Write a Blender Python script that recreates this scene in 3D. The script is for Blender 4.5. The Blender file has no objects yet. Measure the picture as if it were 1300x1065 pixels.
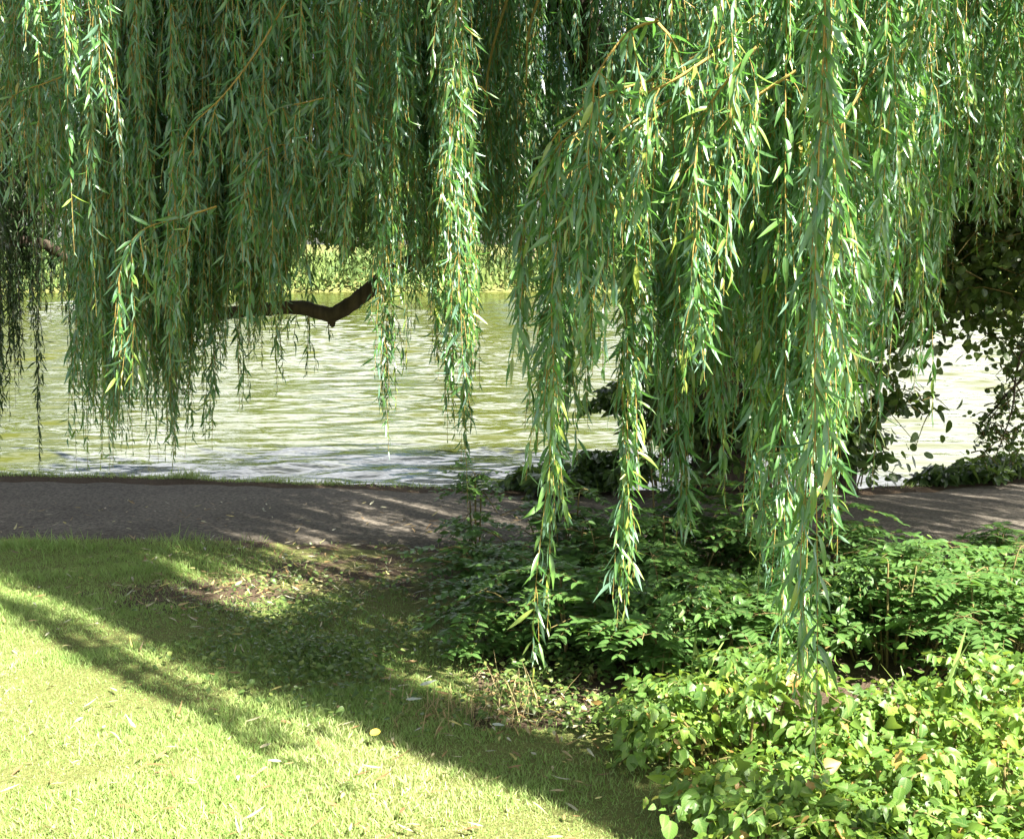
import bpy, math
import numpy as np
from mathutils import Vector

rng = np.random.default_rng(11)
S = bpy.context.scene
COL = S.collection

# ------------------------------------------------------------------ camera numbers
F = 1600.0
H_CAM = 1.7
PITCH = math.atan(167.0 / F)
CP, SP = math.cos(PITCH), math.sin(PITCH)

def at(px, py, d):
    """world point seen at photo pixel (px,py) at depth y=d"""
    u = (px - 650.0) / F
    v = (487.5 - py) / F
    dx, dy, dz = u, CP + v * SP, -SP + v * CP
    k = d / dy
    return np.array([dx * k, d, H_CAM + dz * k])

def g(px, py, z=0.0):
    """ground point under photo pixel"""
    u = (px - 650.0) / F
    v = (487.5 - py) / F
    dx, dy, dz = u, CP + v * SP, -SP + v * CP
    k = (z - H_CAM) / dz
    return np.array([dx * k, dy * k, z])

def px_of(x, y):
    return 650 + F * x / (y * CP + 0.0)

# ------------------------------------------------------------------ object helpers
def tag(o, label=None, cat=None, group=None, kind=None):
    if label: o['label'] = label
    if cat: o['category'] = cat
    if group: o['group'] = group
    if kind: o['kind'] = kind
    return o

def thing(name, label, cat, loc=(0, 0, 0), group=None):
    o = bpy.data.objects.new(name, None)
    COL.objects.link(o)
    o.location = tuple(float(c) for c in loc)
    o.empty_display_size = 0.1
    return tag(o, label, cat, group)

class MB:
    """collects quads; builds ONE mesh object"""
    def __init__(self):
        self.v, self.q, self.c, self.m, self.n = [], [], [], [], 0
    def add(self, v, q, c, m):
        v = np.asarray(v, float).reshape(-1, 3)
        q = np.asarray(q, np.int64).reshape(-1, 4)
        c = np.asarray(c, float).reshape(-1, 3)
        self.v.append(v); self.q.append(q + self.n); self.c.append(c)
        self.m.append(np.full(len(q), m, np.int32))
        self.n += len(v)
    def build(self, name, mats, parent=None, smooth=True):
        V = np.concatenate(self.v); Q = np.concatenate(self.q)
        Cc = np.concatenate(self.c); M = np.concatenate(self.m)
        me = bpy.data.meshes.new(name)
        off = np.zeros(3)
        if parent is not None:
            p = parent
            while p is not None:
                off += np.array(p.location); p = p.parent
        me.vertices.add(len(V)); me.vertices.foreach_set('co', (V - off).astype(np.float32).ravel())
        me.loops.add(Q.size); me.loops.foreach_set('vertex_index', Q.astype(np.int32).ravel())
        me.polygons.add(len(Q))
        me.polygons.foreach_set('loop_start', np.arange(0, Q.size, 4, dtype=np.int32))
        me.polygons.foreach_set('material_index', M)
        me.polygons.foreach_set('use_smooth', np.full(len(Q), smooth, dtype=bool))
        a = me.attributes.new('tint', 'FLOAT_COLOR', 'POINT')
        a.data.foreach_set('color', np.concatenate([Cc, np.ones((len(Cc), 1))], 1).astype(np.float32).ravel())
        for mm in (mats if isinstance(mats, (list, tuple)) else [mats]):
            me.materials.append(mm)
        me.update(calc_edges=True)
        o = bpy.data.objects.new(name, me)
        COL.objects.link(o)
        if parent is not None: o.parent = parent
        return o

def nrm(a):
    return a / np.maximum(np.linalg.norm(a, axis=-1, keepdims=True), 1e-9)

SHAPES = {
    'willow': (np.array([0, .12, .32, .55, .80, 1.0]), np.array([.10, .62, 1.0, .88, .45, .04])),
    'willow_far': (np.array([0, .30, .70, 1.0]), np.array([.15, 1.0, .65, .05])),
    'ovate': (np.array([0, .12, .35, .65, .88, 1.0]), np.array([.12, .72, 1.0, .80, .40, .05])),
    'round': (np.array([0, .12, .35, .65, .90, 1.0]), np.array([.15, .75, 1.0, 1.0, .60, .10])),
    'heart': (np.array([0, .06, .25, .55, .82, 1.0]), np.array([.55, .95, 1.0, .72, .32, .04])),
    'lobed': (np.array([0, .08, .28, .42, .58, .78, 1.0]), np.array([.45, .9, .62, 1.0, .62, .42, .03])),
    'blade': (np.array([0, .35, .72, 1.0]), np.array([.8, 1.0, .7, .06])),
    'chip': (np.array([0, .5, 1.0]), np.array([.35, 1.0, .3])),
}

def leaves(B, P, D, N, L, W, curl, shape, m=0, fold=0.25, twist=0.0, rnd=None, cols=3):
    P, D, N = (np.asarray(a, float) for a in (P, D, N))
    n = len(P)
    if n == 0: return
    L = np.broadcast_to(np.asarray(L, float), (n,)); W = np.broadcast_to(np.asarray(W, float), (n,))
    curl = np.broadcast_to(np.asarray(curl, float), (n,)); twist = np.broadcast_to(np.asarray(twist, float), (n,))
    D = nrm(D); Sd = nrm(np.cross(D, N)); N = np.cross(Sd, D)
    t, w = SHAPES[shape]
    T = len(t)
    cen = P[:, None] + D[:, None] * (L[:, None] * t)[..., None] + N[:, None] * (curl[:, None] * L[:, None] * t ** 2)[..., None]
    ang = twist[:, None] * t
    St = Sd[:, None] * np.cos(ang)[..., None] + N[:, None] * np.sin(ang)[..., None]
    Nt = N[:, None] * np.cos(ang)[..., None] - Sd[:, None] * np.sin(ang)[..., None]
    hw = (W[:, None] * 0.5 * w)[..., None]
    if rnd is None: rnd = rng.random(n)
    if cols == 3:
        V = np.stack([cen - St * hw + Nt * hw * fold, cen, cen + St * hw + Nt * hw * fold], 2)
        ac = np.array([0., .5, 1.])
    else:
        V = np.stack([cen - St * hw, cen + St * hw], 2); ac = np.array([0., 1.])
    K = len(ac)
    Cc = np.zeros((n, T, K, 3))
    Cc[..., 0] = np.asarray(rnd)[:, None, None]; Cc[..., 1] = t[None, :, None]; Cc[..., 2] = ac
    i = np.arange(T - 1)[:, None] * K + np.arange(K - 1)[None]
    q = np.stack([i, i + 1, i + K + 1, i + K], -1).reshape(-1, 4)
    q = (q[None] + (np.arange(n) * T * K)[:, None, None]).reshape(-1, 4)
    B.add(V, q, Cc, m)

def tube(B, pts, rad, k=6, m=0, rough=0.0, cap=False):
    pts = np.asarray(pts, float); n = len(pts)
    rad = np.broadcast_to(np.asarray(rad, float), (n,))
    tg = nrm(np.gradient(pts, axis=0))
    ref = np.array([0.31, 0.94, 0.12]) if abs(tg[:, 1]).mean() < 0.7 else np.array([1., 0, 0.1])
    a = nrm(np.cross(tg, ref)); b = np.cross(tg, a)
    th = np.arange(k) / k * 2 * np.pi
    rr = rad[:, None] * (1 + rough * rng.normal(size=(n, k)))
    V = pts[:, None] + rr[..., None] * (a[:, None] * np.cos(th)[None, :, None] + b[:, None] * np.sin(th)[None, :, None])
    i = np.arange(n - 1)[:, None] * k + np.arange(k)[None]
    j = np.arange(n - 1)[:, None] * k + (np.arange(k)[None] + 1) % k
    q = np.stack([i, j, j + k, i + k], -1).reshape(-1, 4)
    Cc = np.zeros((n, k, 3)); Cc[..., 0] = rng.random(); Cc[..., 1] = np.linspace(0, 1, n)[:, None]
    B.add(V, q, Cc, m)
    if cap:
        for e in (0, n - 1):
            ring = V[e]; c = pts[e] + tg[e] * (rad[e] * 0.35 if e else -rad[e] * 0.35)
            vv = np.concatenate([ring, c[None]])
            qq = [[x, (x + 1) % k, k, k] for x in range(0, k)]
            qq = [[x, (x + 1) % k, (x + 2) % k, k] for x in range(0, k, 2)]
            B.add(vv, qq, np.full((k + 1, 3), .5), m)

def smooth_path(pts, n):
    """Catmull-Rom through pts"""
    p = np.asarray(pts, float)
    p = np.concatenate([[2 * p[0] - p[1]], p, [2 * p[-1] - p[-2]]])
    s = np.linspace(0, len(p) - 3 - 1e-6, n); i = s.astype(int); f = (s - i)[:, None]
    a, b, c, d = p[i], p[i + 1], p[i + 2], p[i + 3]
    return .5 * ((2 * b) + (-a + c) * f + (2 * a - 5 * b + 4 * c - d) * f ** 2 + (-a + 3 * b - 3 * c + d) * f ** 3)

def vnoise(x, y, seed=0):
    """cheap smooth 2-D noise, about -1..1"""
    r = np.random.default_rng(seed); o = np.zeros_like(np.asarray(x, float))
    for k in range(7):
        a = r.random() * 6.28; f = 0.6 + 1.1 * k ** 0.9
        o = o + np.sin((x * math.cos(a) + y * math.sin(a)) * f + r.random() * 6.28) / (1 + .45 * k)
    return o / 2.2

# ------------------------------------------------------------------ materials
def new_mat(name):
    m = bpy.data.materials.new(name); m.use_nodes = True
    nt = m.node_tree; nt.nodes.clear()
    out = nt.nodes.new('ShaderNodeOutputMaterial')
    return m, nt, out

def N_(nt, t, **kw):
    n = nt.nodes.new(t)
    for k, v in kw.items():
        if hasattr(n, k): setattr(n, k, v)
    return n

def mixc(nt, fac, a, b, blend='MIX'):
    n = nt.nodes.new('ShaderNodeMix'); n.data_type = 'RGBA'; n.blend_type = blend
    for sock, val in ((n.inputs[0], fac), (n.inputs[6], a), (n.inputs[7], b)):
        if isinstance(val, (int, float)): sock.default_value = val
        elif isinstance(val, tuple): sock.default_value = (*val, 1)
        else: nt.links.new(val, sock)
    return n.outputs[2]

def mathn(nt, op, a, b=None, clamp=False):
    n = nt.nodes.new('ShaderNodeMath'); n.operation = op; n.use_clamp = clamp
    for s, v in zip(n.inputs, (a, b)):
        if v is None: continue
        if isinstance(v, (int, float)): s.default_value = v
        else: nt.links.new(v, s)
    return n.outputs[0]

def ramp(nt, fac, stops):
    n = nt.nodes.new('ShaderNodeValToRGB')
    e = n.color_ramp.elements
    while len(e) < len(stops): e.new(0.5)
    for el, (p, c) in zip(e, stops):
        el.position = p; el.color = (*c, 1) if isinstance(c, tuple) else (c, c, c, 1)
    nt.links.new(fac, n.inputs[0])
    return n.outputs[0]

def noise(nt, scale, detail=3, rough=.55, vec=None, dist=0.0):
    n = nt.nodes.new('ShaderNodeTexNoise')
    n.inputs['Scale'].default_value = scale; n.inputs['Detail'].default_value = detail
    n.inputs['Roughness'].default_value = rough; n.inputs['Distortion'].default_value = dist
    if vec is not None: nt.links.new(vec, n.inputs['Vector'])
    return n.outputs['Fac']

def leaf_mat(name, stops, under, trans, tfac=.35, rough=.38, spec=.5, vein=.25, blotch=None, ribs=False):
    m, nt, out = new_mat(name)
    at_ = N_(nt, 'ShaderNodeAttribute'); at_.attribute_name = 'tint'
    sep = N_(nt, 'ShaderNodeSeparateColor'); nt.links.new(at_.outputs['Color'], sep.inputs[0])
    base = ramp(nt, sep.outputs[0], stops)
    tc = N_(nt, 'ShaderNodeTexCoord')
    nz = noise(nt, 9.0, 3, .6, tc.outputs['Object'])
    base = mixc(nt, 1.0, base, ramp(nt, nz, [(.25, .72), (.75, 1.25)]), 'MULTIPLY')
    mid = mathn(nt, 'ABSOLUTE', mathn(nt, 'SUBTRACT', sep.outputs[2], .5))
    veinf = mathn(nt, 'MULTIPLY', mathn(nt, 'LESS_THAN', mid, .07), vein)
    base = mixc(nt, veinf, base, (.30, .36, .14))
    if ribs:
        ph = mathn(nt, 'SUBTRACT', sep.outputs[1], mathn(nt, 'MULTIPLY', mid, .55))
        rb_ = mathn(nt, 'SINE', mathn(nt, 'MULTIPLY', ph, 46.0))
        base = mixc(nt, mathn(nt, 'MULTIPLY', ramp(nt, rb_, [(.72, 0.0), (1.0, 1.0)]), .35), base, (.26, .34, .10))
    if blotch:
        bz = noise(nt, 60.0, 2, .6, tc.outputs['Object'])
        base = mixc(nt, ramp(nt, bz, [(.66, 0.0), (.72, 1.0)]), base, blotch)
    geo = N_(nt, 'ShaderNodeNewGeometry')
    col = mixc(nt, geo.outputs['Backfacing'], base, mixc(nt, .75, base, under))
    p = N_(nt, 'ShaderNodeBsdfPrincipled')
    nt.links.new(col, p.inputs['Base Color'])
    p.inputs['Roughness'].default_value = rough
    p.inputs['Specular IOR Level'].default_value = spec
    t = N_(nt, 'ShaderNodeBsdfTranslucent')
    nt.links.new(mixc(nt, 1.0, ramp(nt, sep.outputs[0], [(0, .8), (1, 1.15)]), trans, 'MULTIPLY'), t.inputs[0])
    mx = N_(nt, 'ShaderNodeMixShader'); mx.inputs[0].default_value = tfac
    nt.links.new(p.outputs[0], mx.inputs[1]); nt.links.new(t.outputs[0], mx.inputs[2])
    nt.links.new(mx.outputs[0], out.inputs[0])
    return m

def bark_mat(name, a, b, scale=18, stretch=.18):
    m, nt, out = new_mat(name)
    tc = N_(nt, 'ShaderNodeTexCoord')
    mp = N_(nt, 'ShaderNodeMapping'); mp.inputs['Scale'].default_value = (1, 1, stretch)
    nt.links.new(tc.outputs['Object'], mp.inputs[0])
    nz = noise(nt, scale, 5, .65, mp.outputs[0], .6)
    p = N_(nt, 'ShaderNodeBsdfPrincipled'); p.inputs['Roughness'].default_value = .9
    nt.links.new(ramp(nt, nz, [(.3, a), (.7, b)]), p.inputs['Base Color'])
    bp = N_(nt, 'ShaderNodeBump'); bp.inputs['Strength'].default_value = .8; bp.inputs['Distance'].default_value = .02
    nt.links.new(nz, bp.inputs['Height']); nt.links.new(bp.outputs[0], p.inputs['Normal'])
    nt.links.new(p.outputs[0], out.inputs[0])
    return m

M_WILLOW = leaf_mat('willow_leaf', [(0, (.026, .088, .026)), (.45, (.056, .158, .038)), (.8, (.112, .236, .046)), (.97, (.25, .31, .05)), (1, (.42, .33, .06))],
                    (.19, .34, .27), (.16, .43, .055), .28, .36, .95)
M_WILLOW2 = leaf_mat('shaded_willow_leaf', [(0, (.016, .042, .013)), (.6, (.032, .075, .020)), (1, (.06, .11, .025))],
                     (.05, .085, .055), (.08, .16, .03), .25, .42, .4)  # left willow's shade put into darker leaf colours
M_TWIG = bark_mat('willow_twig', (.22, .17, .05), (.36, .24, .06), 30, .2)
M_BARK = bark_mat('willow_bark', (.025, .019, .013), (.10, .075, .05))
M_ELDER = leaf_mat('compound_leaf', [(0, (.040, .105, .030)), (.6, (.065, .15, .035)), (1, (.13, .23, .04))],
                   (.10, .17, .07), (.20, .38, .05), .30, .45, .4, ribs=True)
M_VINE = leaf_mat('vine_leaf', [(0, (.045, .110, .026)), (.5, (.11, .22, .036)), (.88, (.21, .32, .05)), (.96, (.30, .30, .06)), (1, (.38, .20, .07))],
                  (.17, .25, .08), (.32, .46, .06), .36, .45, .4, blotch=(.22, .16, .06), ribs=True)
M_IVY = leaf_mat('ground_leaf', [(0, (.050, .095, .024)), (.6, (.085, .145, .034)), (1, (.16, .20, .05))],
                 (.09, .14, .06), (.16, .28, .05), .28, .4, .45)
M_ALDER = leaf_mat('alder_leaf', [(0, (.026, .058, .018)), (.6, (.045, .09, .022)), (1, (.09, .15, .03))],
                   (.09, .14, .05), (.20, .32, .05), .32, .38, .5)
M_STEM = bark_mat('green_stem', (.10, .11, .03), (.20, .14, .05), 30, .3)
M_GRASS = leaf_mat('grass_blade', [(0, (.13, .27, .05)), (.5, (.29, .45, .125)), (.8, (.48, .54, .23)), (1, (.62, .57, .35))],
                   (.25, .33, .12), (.42, .52, .14), .32, .5, .3, vein=0)
M_DRY = leaf_mat('dry_blade', [(0, (.30, .24, .11)), (1, (.50, .42, .22))], (.4, .33, .17), (.4, .33, .15), .25, .6, .2, vein=0)
M_LITTER = leaf_mat('fallen_leaf', [(0, (.10, .06, .03)), (.35, (.22, .13, .06)), (.6, (.34, .26, .12)), (.8, (.38, .38, .30)), (1, (.50, .42, .10))],
                    (.30, .26, .18), (.25, .2, .06), .12, .5, .4)
M_FAR = leaf_mat('far_leaf', [(0, (.035, .075, .022)), (.5, (.10, .155, .045)), (1, (.19, .25, .075))], (.09, .13, .05), (.12, .19, .05), .18, .6, .2, vein=0)
M_YELLOW = leaf_mat('yellow_leaf', [(0, (.55, .42, .06)), (1, (.6, .46, .07))], (.7, .5, .1), (.6, .4, .05), .2, .5, .3)
M_PALE = leaf_mat('pale_leaf', [(0, (.36, .40, .34)), (1, (.44, .46, .40))], (.6, .62, .58), (.3, .35, .2), .1, .5, .3)

def ground_mat():
    m, nt, out = new_mat('ground')
    a = N_(nt, 'ShaderNodeAttribute'); a.attribute_name = 'tint'
    sep = N_(nt, 'ShaderNodeSeparateColor'); nt.links.new(a.outputs['Color'], sep.inputs[0])
    tc = N_(nt, 'ShaderNodeTexCoord')
    n1 = noise(nt, 5.0, 6, .65, tc.outputs['Object']); n2 = noise(nt, 55.0, 4, .7, tc.outputs['Object'])
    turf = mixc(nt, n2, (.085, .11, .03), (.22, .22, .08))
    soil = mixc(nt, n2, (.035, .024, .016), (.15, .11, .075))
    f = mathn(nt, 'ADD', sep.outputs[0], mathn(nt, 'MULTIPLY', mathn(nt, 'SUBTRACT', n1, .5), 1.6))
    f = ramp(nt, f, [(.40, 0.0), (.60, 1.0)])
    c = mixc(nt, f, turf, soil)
    p = N_(nt, 'ShaderNodeBsdfPrincipled'); p.inputs['Roughness'].default_value = .95
    p.inputs['Specular IOR Level'].default_value = .15
    nt.links.new(c, p.inputs['Base Color'])
    b = N_(nt, 'ShaderNodeBump'); b.inputs['Strength'].default_value = .9; b.inputs['Distance'].default_value = .03
    nt.links.new(n2, b.inputs['Height']); nt.links.new(b.outputs[0], p.inputs['Normal'])
    nt.links.new(p.outputs[0], out.inputs[0]); return m

def path_mat():
    m, nt, out = new_mat('asphalt')
    tc = N_(nt, 'ShaderNodeTexCoord')
    n1 = noise(nt, 1.6, 5, .6, tc.outputs['Object']); n2 = noise(nt, 160.0, 3, .8, tc.outputs['Object'])
    n4 = noise(nt, 48.0, 2, .6, tc.outputs['Object']); n3 = noise(nt, 14.0, 5, .7, tc.outputs['Object'])
    c = mixc(nt, n2, (.056, .049, .041), (.190, .167, .137))
    c = mixc(nt, 1.0, c, ramp(nt, n1, [(.3, .72), (.7, 1.15)]), 'MULTIPLY')
    c = mixc(nt, 1.0, c, ramp(nt, n4, [(.34, .55), (.5, 1.0), (.68, 1.5)]), 'MULTIPLY')
    c = mixc(nt, ramp(nt, n3, [(.56, 0.0), (.72, .55)]), c, (.10, .085, .065))
    a = N_(nt, 'ShaderNodeAttribute'); a.attribute_name = 'tint'
    sep = N_(nt, 'ShaderNodeSeparateColor'); nt.links.new(a.outputs['Color'], sep.inputs[0])
    ef = mathn(nt, 'MULTIPLY', ramp(nt, sep.outputs[0], [(.0, 1.0), (.16, 0.0)]), ramp(nt, n3, [(.4, 0.0), (.6, 1.0)]))
    c = mixc(nt, ef, c, (.09, .075, .055))
    p = N_(nt, 'ShaderNodeBsdfPrincipled'); p.inputs['Roughness'].default_value = .9
    p.inputs['Specular IOR Level'].default_value = .2
    nt.links.new(c, p.inputs['Base Color'])
    b = N_(nt, 'ShaderNodeBump'); b.inputs['Strength'].default_value = .7; b.inputs['Distance'].default_value = .008
    nt.links.new(n2, b.inputs['Height']); nt.links.new(b.outputs[0], p.inputs['Normal'])
    nt.links.new(p.outputs[0], out.inputs[0]); return m

def water_mat():
    m, nt, out = new_mat('pond_water')
    tc = N_(nt, 'ShaderNodeTexCoord')
    mp = N_(nt, 'ShaderNodeMapping'); mp.inputs['Scale'].default_value = (.85, 1.5, 1)
    mp.inputs['Rotation'].default_value = (0, 0, math.radians(8))
    nt.links.new(tc.outputs['Object'], mp.inputs[0])
    a = noise(nt, 1.35, 1, .4, mp.outputs[0], .9)
    b = noise(nt, 5.0, 2, .5, mp.outputs[0], .4)
    h = mathn(nt, 'ADD', a, mathn(nt, 'MULTIPLY', b, .5))
    bp = N_(nt, 'ShaderNodeBump'); bp.inputs['Strength'].default_value = 1.0; bp.inputs['Distance'].default_value = WAVE
    nt.links.new(h, bp.inputs['Height'])
    murk = noise(nt, .12, 3, .5, tc.outputs['Object'])
    p = N_(nt, 'ShaderNodeBsdfPrincipled')
    nt.links.new(mixc(nt, murk, (.042, .050, .008), (.068, .075, .011)), p.inputs['Base Color'])
    p.inputs['Roughness'].default_value = .04; p.inputs['IOR'].default_value = 1.33
    nt.links.new(bp.outputs[0], p.inputs['Normal'])
    nt.links.new(p.outputs[0], out.inputs[0]); return m
WAVE = .016

# ------------------------------------------------------------------ setting: ground, path, water
def bank_y(x):          # crest of the near bank (water edge)
    px = 650 + F * x / 9.2
    return np.interp(px, [-900, 0, 200, 420, 600, 720, 1000, 1140, 1300, 2200], [9.75, 9.55, 9.45, 9.22, 8.98, 8.95, 9.0, 9.06, 9.5, 9.9]) + .03 * vnoise(x * 3, x * 0, 3)
def path_far(x):
    return bank_y(x) - .17 - .05 * vnoise(x * 4, x * 0, 5) - .025 * vnoise(x * 13, x * 0, 6)
def path_near(x):
    px = 650 + F * x / 7.2
    return np.interp(px, [-900, 0, 600, 1100, 1300, 2200], [7.6, 7.38, 7.14, 7.25, 7.3, 7.6]) + .035 * vnoise(x * 5, x * 0, 8)

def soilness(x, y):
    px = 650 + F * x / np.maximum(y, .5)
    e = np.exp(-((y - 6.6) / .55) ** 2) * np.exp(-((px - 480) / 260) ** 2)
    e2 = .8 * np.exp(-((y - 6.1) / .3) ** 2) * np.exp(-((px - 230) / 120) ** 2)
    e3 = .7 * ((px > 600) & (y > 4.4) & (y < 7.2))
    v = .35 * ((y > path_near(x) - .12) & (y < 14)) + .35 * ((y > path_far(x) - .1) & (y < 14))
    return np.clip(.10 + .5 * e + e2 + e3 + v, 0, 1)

def zground(x, y):
    by = bank_y(x)
    z = .012 * vnoise(x * 2.2, y * 2.2, 21)
    z = np.where((y > by - .18) & (y <= by), z + .008, z)
    t = np.clip((y - by) / .35, 0, 1)
    z = np.where(y > by, (z + .008) * (1 - t) - .75 * t, z)
    t2 = np.clip((y - 63) / 4.0, 0, 1); t2 = t2 * t2 * (3 - 2 * t2)
    z = np.where(y > 60, -.75 * (1 - t2) + (.9) * t2 + np.where(y > 67, np.minimum((y - 67) * .01, 3), 0), z)
    side = np.clip((np.abs(x) - 88) / 5, 0, 1)
    z = np.where((y > by) & (y < 66), z * (1 - side) + .4 * side, z)
    return z

def axis(lo, hi, fine_lo, fine_hi, step, n_out):
    a = np.arange(fine_lo, fine_hi, step)
    l = fine_lo - np.geomspace(step * 2, fine_lo - lo, n_out)[::-1]
    r = fine_hi + np.geomspace(step * 2, hi - fine_hi, n_out)
    return np.concatenate([l, a, r])

xs = axis(-500, 500, -6, 6, .06, 34)
ys = np.unique(np.concatenate([axis(-300, 600, 2.5, 10.2, .06, 34), np.linspace(60, 70, 26)]))
X, Y = np.meshgrid(xs, ys)
Z = zground(X, Y)
# the ground stays just under the path
pm = (Y > path_near(X) + .05) & (Y < path_far(X) - .05)
Z = np.where(pm, -.012, Z)
B = MB()
ny, nx = X.shape
i = np.arange(ny - 1)[:, None] * nx + np.arange(nx - 1)[None]
q = np.stack([i, i + 1, i + nx + 1, i + nx], -1)
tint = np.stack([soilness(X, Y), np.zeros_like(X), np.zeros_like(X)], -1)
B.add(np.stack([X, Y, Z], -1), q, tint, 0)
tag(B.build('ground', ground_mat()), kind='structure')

B = MB()
px_ = np.arange(-40, 40, .06)
k = 14
s = np.linspace(0, 1, k)
yn, yf = path_near(px_), path_far(px_)
PY = yn[:, None] + (yf - yn)[:, None] * s
PX = np.repeat(px_[:, None], k, 1)
PZ = .006 + .012 * np.sin(np.pi * s)[None] + .002 * vnoise(PX * 3, PY * 3, 4)
PZ[:, 0] -= .02; PZ[:, -1] -= .02
i = np.arange(len(px_) - 1)[:, None] * k + np.arange(k - 1)[None]
q = np.stack([i, i + k, i + k + 1, i + 1], -1)
ed = np.minimum(s, 1 - s)
B.add(np.stack([PX, PY, PZ], -1), q, np.stack([np.repeat(ed[None], len(px_), 0)] * 3, -1), 0)
tag(B.build('path', path_mat()), kind='structure')

WZ = -.32
STEEP = .030
wx = np.concatenate([-14 - np.geomspace(.1, 81, 40)[::-1], np.arange(-14, 14, .075), 14 + np.geomspace(.1, 81, 40)])
wy = [8.6]
while wy[-1] < 66: wy.append(wy[-1] + max(.045, .0035 * (wy[-1] - 4)))
wx, wy = np.meshgrid(wx, np.array(wy))
wz = np.zeros_like(wx); wr = np.random.default_rng(5)
for k_ in range(46):
    lam = float(np.exp(wr.uniform(math.log(.20), math.log(1.35))))
    th_ = math.pi / 2 + wr.normal(0, .52) + .15
    wz += STEEP * lam / 6.283 * (1.0 if lam > .5 else .7) * np.sin(6.283 / lam * (wx * math.cos(th_) + wy * math.sin(th_)) + wr.random() * 6.283 + .5 * np.sin(wx * .7 + wy * .9 + k_))
wz *= (.75 + .45 * vnoise(wx * .22, wy * .22, 88))
ny, nx = wx.shape
i = np.arange(ny - 1)[:, None] * nx + np.arange(nx - 1)[None]
B = MB()
B.add(np.stack([wx, wy, WZ + wz], -1), np.stack([i, i + 1, i + nx + 1, i + nx], -1), np.zeros((wx.size, 3)), 0)
tag(B.build('water', water_mat()), kind='structure')

# ------------------------------------------------------------------ lawn, verge, litter, ground cover  (stuff)
def blades(B, x, y, h, w, lean=.5, m=0, rnd=None, z=None):
    n = len(x)
    a = rng.random(n) * 6.283
    D = np.stack([np.cos(a) * lean * rng.random(n), np.sin(a) * lean * rng.random(n), np.ones(n)], -1)
    b = rng.random(n) * 6.283
    Nn = np.stack([np.cos(b), np.sin(b), np.zeros(n)], -1)
    P = np.stack([x, y, zground(x, y) - .004 if z is None else z], -1)
    leaves(B, P, D, Nn, h, w, rng.normal(0, .35, n), 'blade', m, cols=2, rnd=rnd)

def sample_px(n, x0, x1, y0, y1):
    px = rng.uniform(x0, x1, n); py = rng.uniform(y0, y1, n)
    u = (px - 650) / F; v = (487.5 - py) / F
    k = -H_CAM / (-SP + v * CP)
    return u * k, (CP + v * SP) * k, px, py

B = MB()
n = 420000
x = rng.uniform(-3.6, 1.0, n); y = rng.uniform(3.1, 7.35, n)
x[:9000] = rng.uniform(1.0, 4.6, 9000)
pxx = 650 + F * x / y
keep = ((np.abs(x) < y * .47 + .25) | (x > 1)) & (y < path_near(x) + .03 + .05 * rng.random(n))
dens = (1 - .84 * np.clip(soilness(x, y) * 1.25 - .1 + .35 * vnoise(x * 2, y * 2, 33), 0, 1))
dens *= np.where(x > 1, 1, np.clip((5.05 - y) * .6 + .55 - (pxx - 560) / 260, .05, 1)) * np.where(y > 6.2, .8, 1)
keep &= rng.random(n) < dens
x, y = x[keep], y[keep]
h = rng.uniform(.015, .042, len(x)) * (1 + .3 * vnoise(x, y, 9)); h *= np.clip(.75 + .55 * vnoise(x * 5, y * 5, 19), .35, 1.6); h = np.where(y > path_near(x) - .25, h * rng.uniform(1, 1.9, len(x)), h)
dry = np.where(x + y > 3.9, .55, 1) * np.clip(rng.random(len(x)) * .75 + .25 * vnoise(x * 1.7, y * 1.7, 40) + .12, 0, 1)  # dryness tint, darkened inside the willow's shadow: shade put into blade colour
blades(B, x, y, h, rng.uniform(.0018, .0036, len(x)), 1.2, rnd=dry)
tag(B.build('lawn_grass', M_GRASS), 'short mown grass covering the lawn before the path', 'grass', kind='stuff')

B = MB()
n = 9000
x = rng.uniform(-4.5, 4.8, n); y = bank_y(x) - rng.uniform(-.05, .12, n)
k = rng.random(n) < np.clip(.30 + 1.1 * vnoise(x * 1.6, x * 0, 14), .05, 1)
x, y = x[k], y[k]
blades(B, x, y, rng.uniform(.015, .05, len(x)) * (1 + 1.8 * np.clip(vnoise(x * 2.9, x * 0, 71), 0, 1)), rng.uniform(.003, .005, len(x)), 1.3, rnd=np.clip(rng.random(len(x)) * .8 + .1, 0, 1))
tag(B.build('verge_grass', M_GRASS), 'ragged strip of grass along the pond edge of the path', 'grass', kind='stuff')

B = MB()
n = 8000
x, y, pxx, pyy = sample_px(n, -60, 760, 640, 1080)
k = rng.random(n) < np.where(y > path_near(x), .30, np.clip(.05 + 1.4 * soilness(x, y), 0, 1) * np.where(x + y < 4, .35, 1))
x, y = x[k], y[k]; n = len(x)
P = np.stack([x, y, np.maximum(zground(x, y), np.where(y > path_near(x), .02, 0)) + rng.uniform(.006, .03, n)], -1)
a = rng.random(n) * 6.283
D = np.stack([np.cos(a), np.sin(a), rng.normal(0, .12, n)], -1)
Nn = np.stack([rng.normal(0, .3, n), rng.normal(0, .3, n), np.ones(n)], -1)
leaves(B, P, D, Nn, rng.uniform(.02, .075, n), rng.uniform(.005, .013, n), rng.normal(0, .25, n), 'willow', 0, rnd=rng.random(n) ** .9)
tag(B.build('leaf_litter', M_LITTER), 'scattered dry willow leaves lying on the grass and path', 'leaves', kind='stuff')

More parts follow.
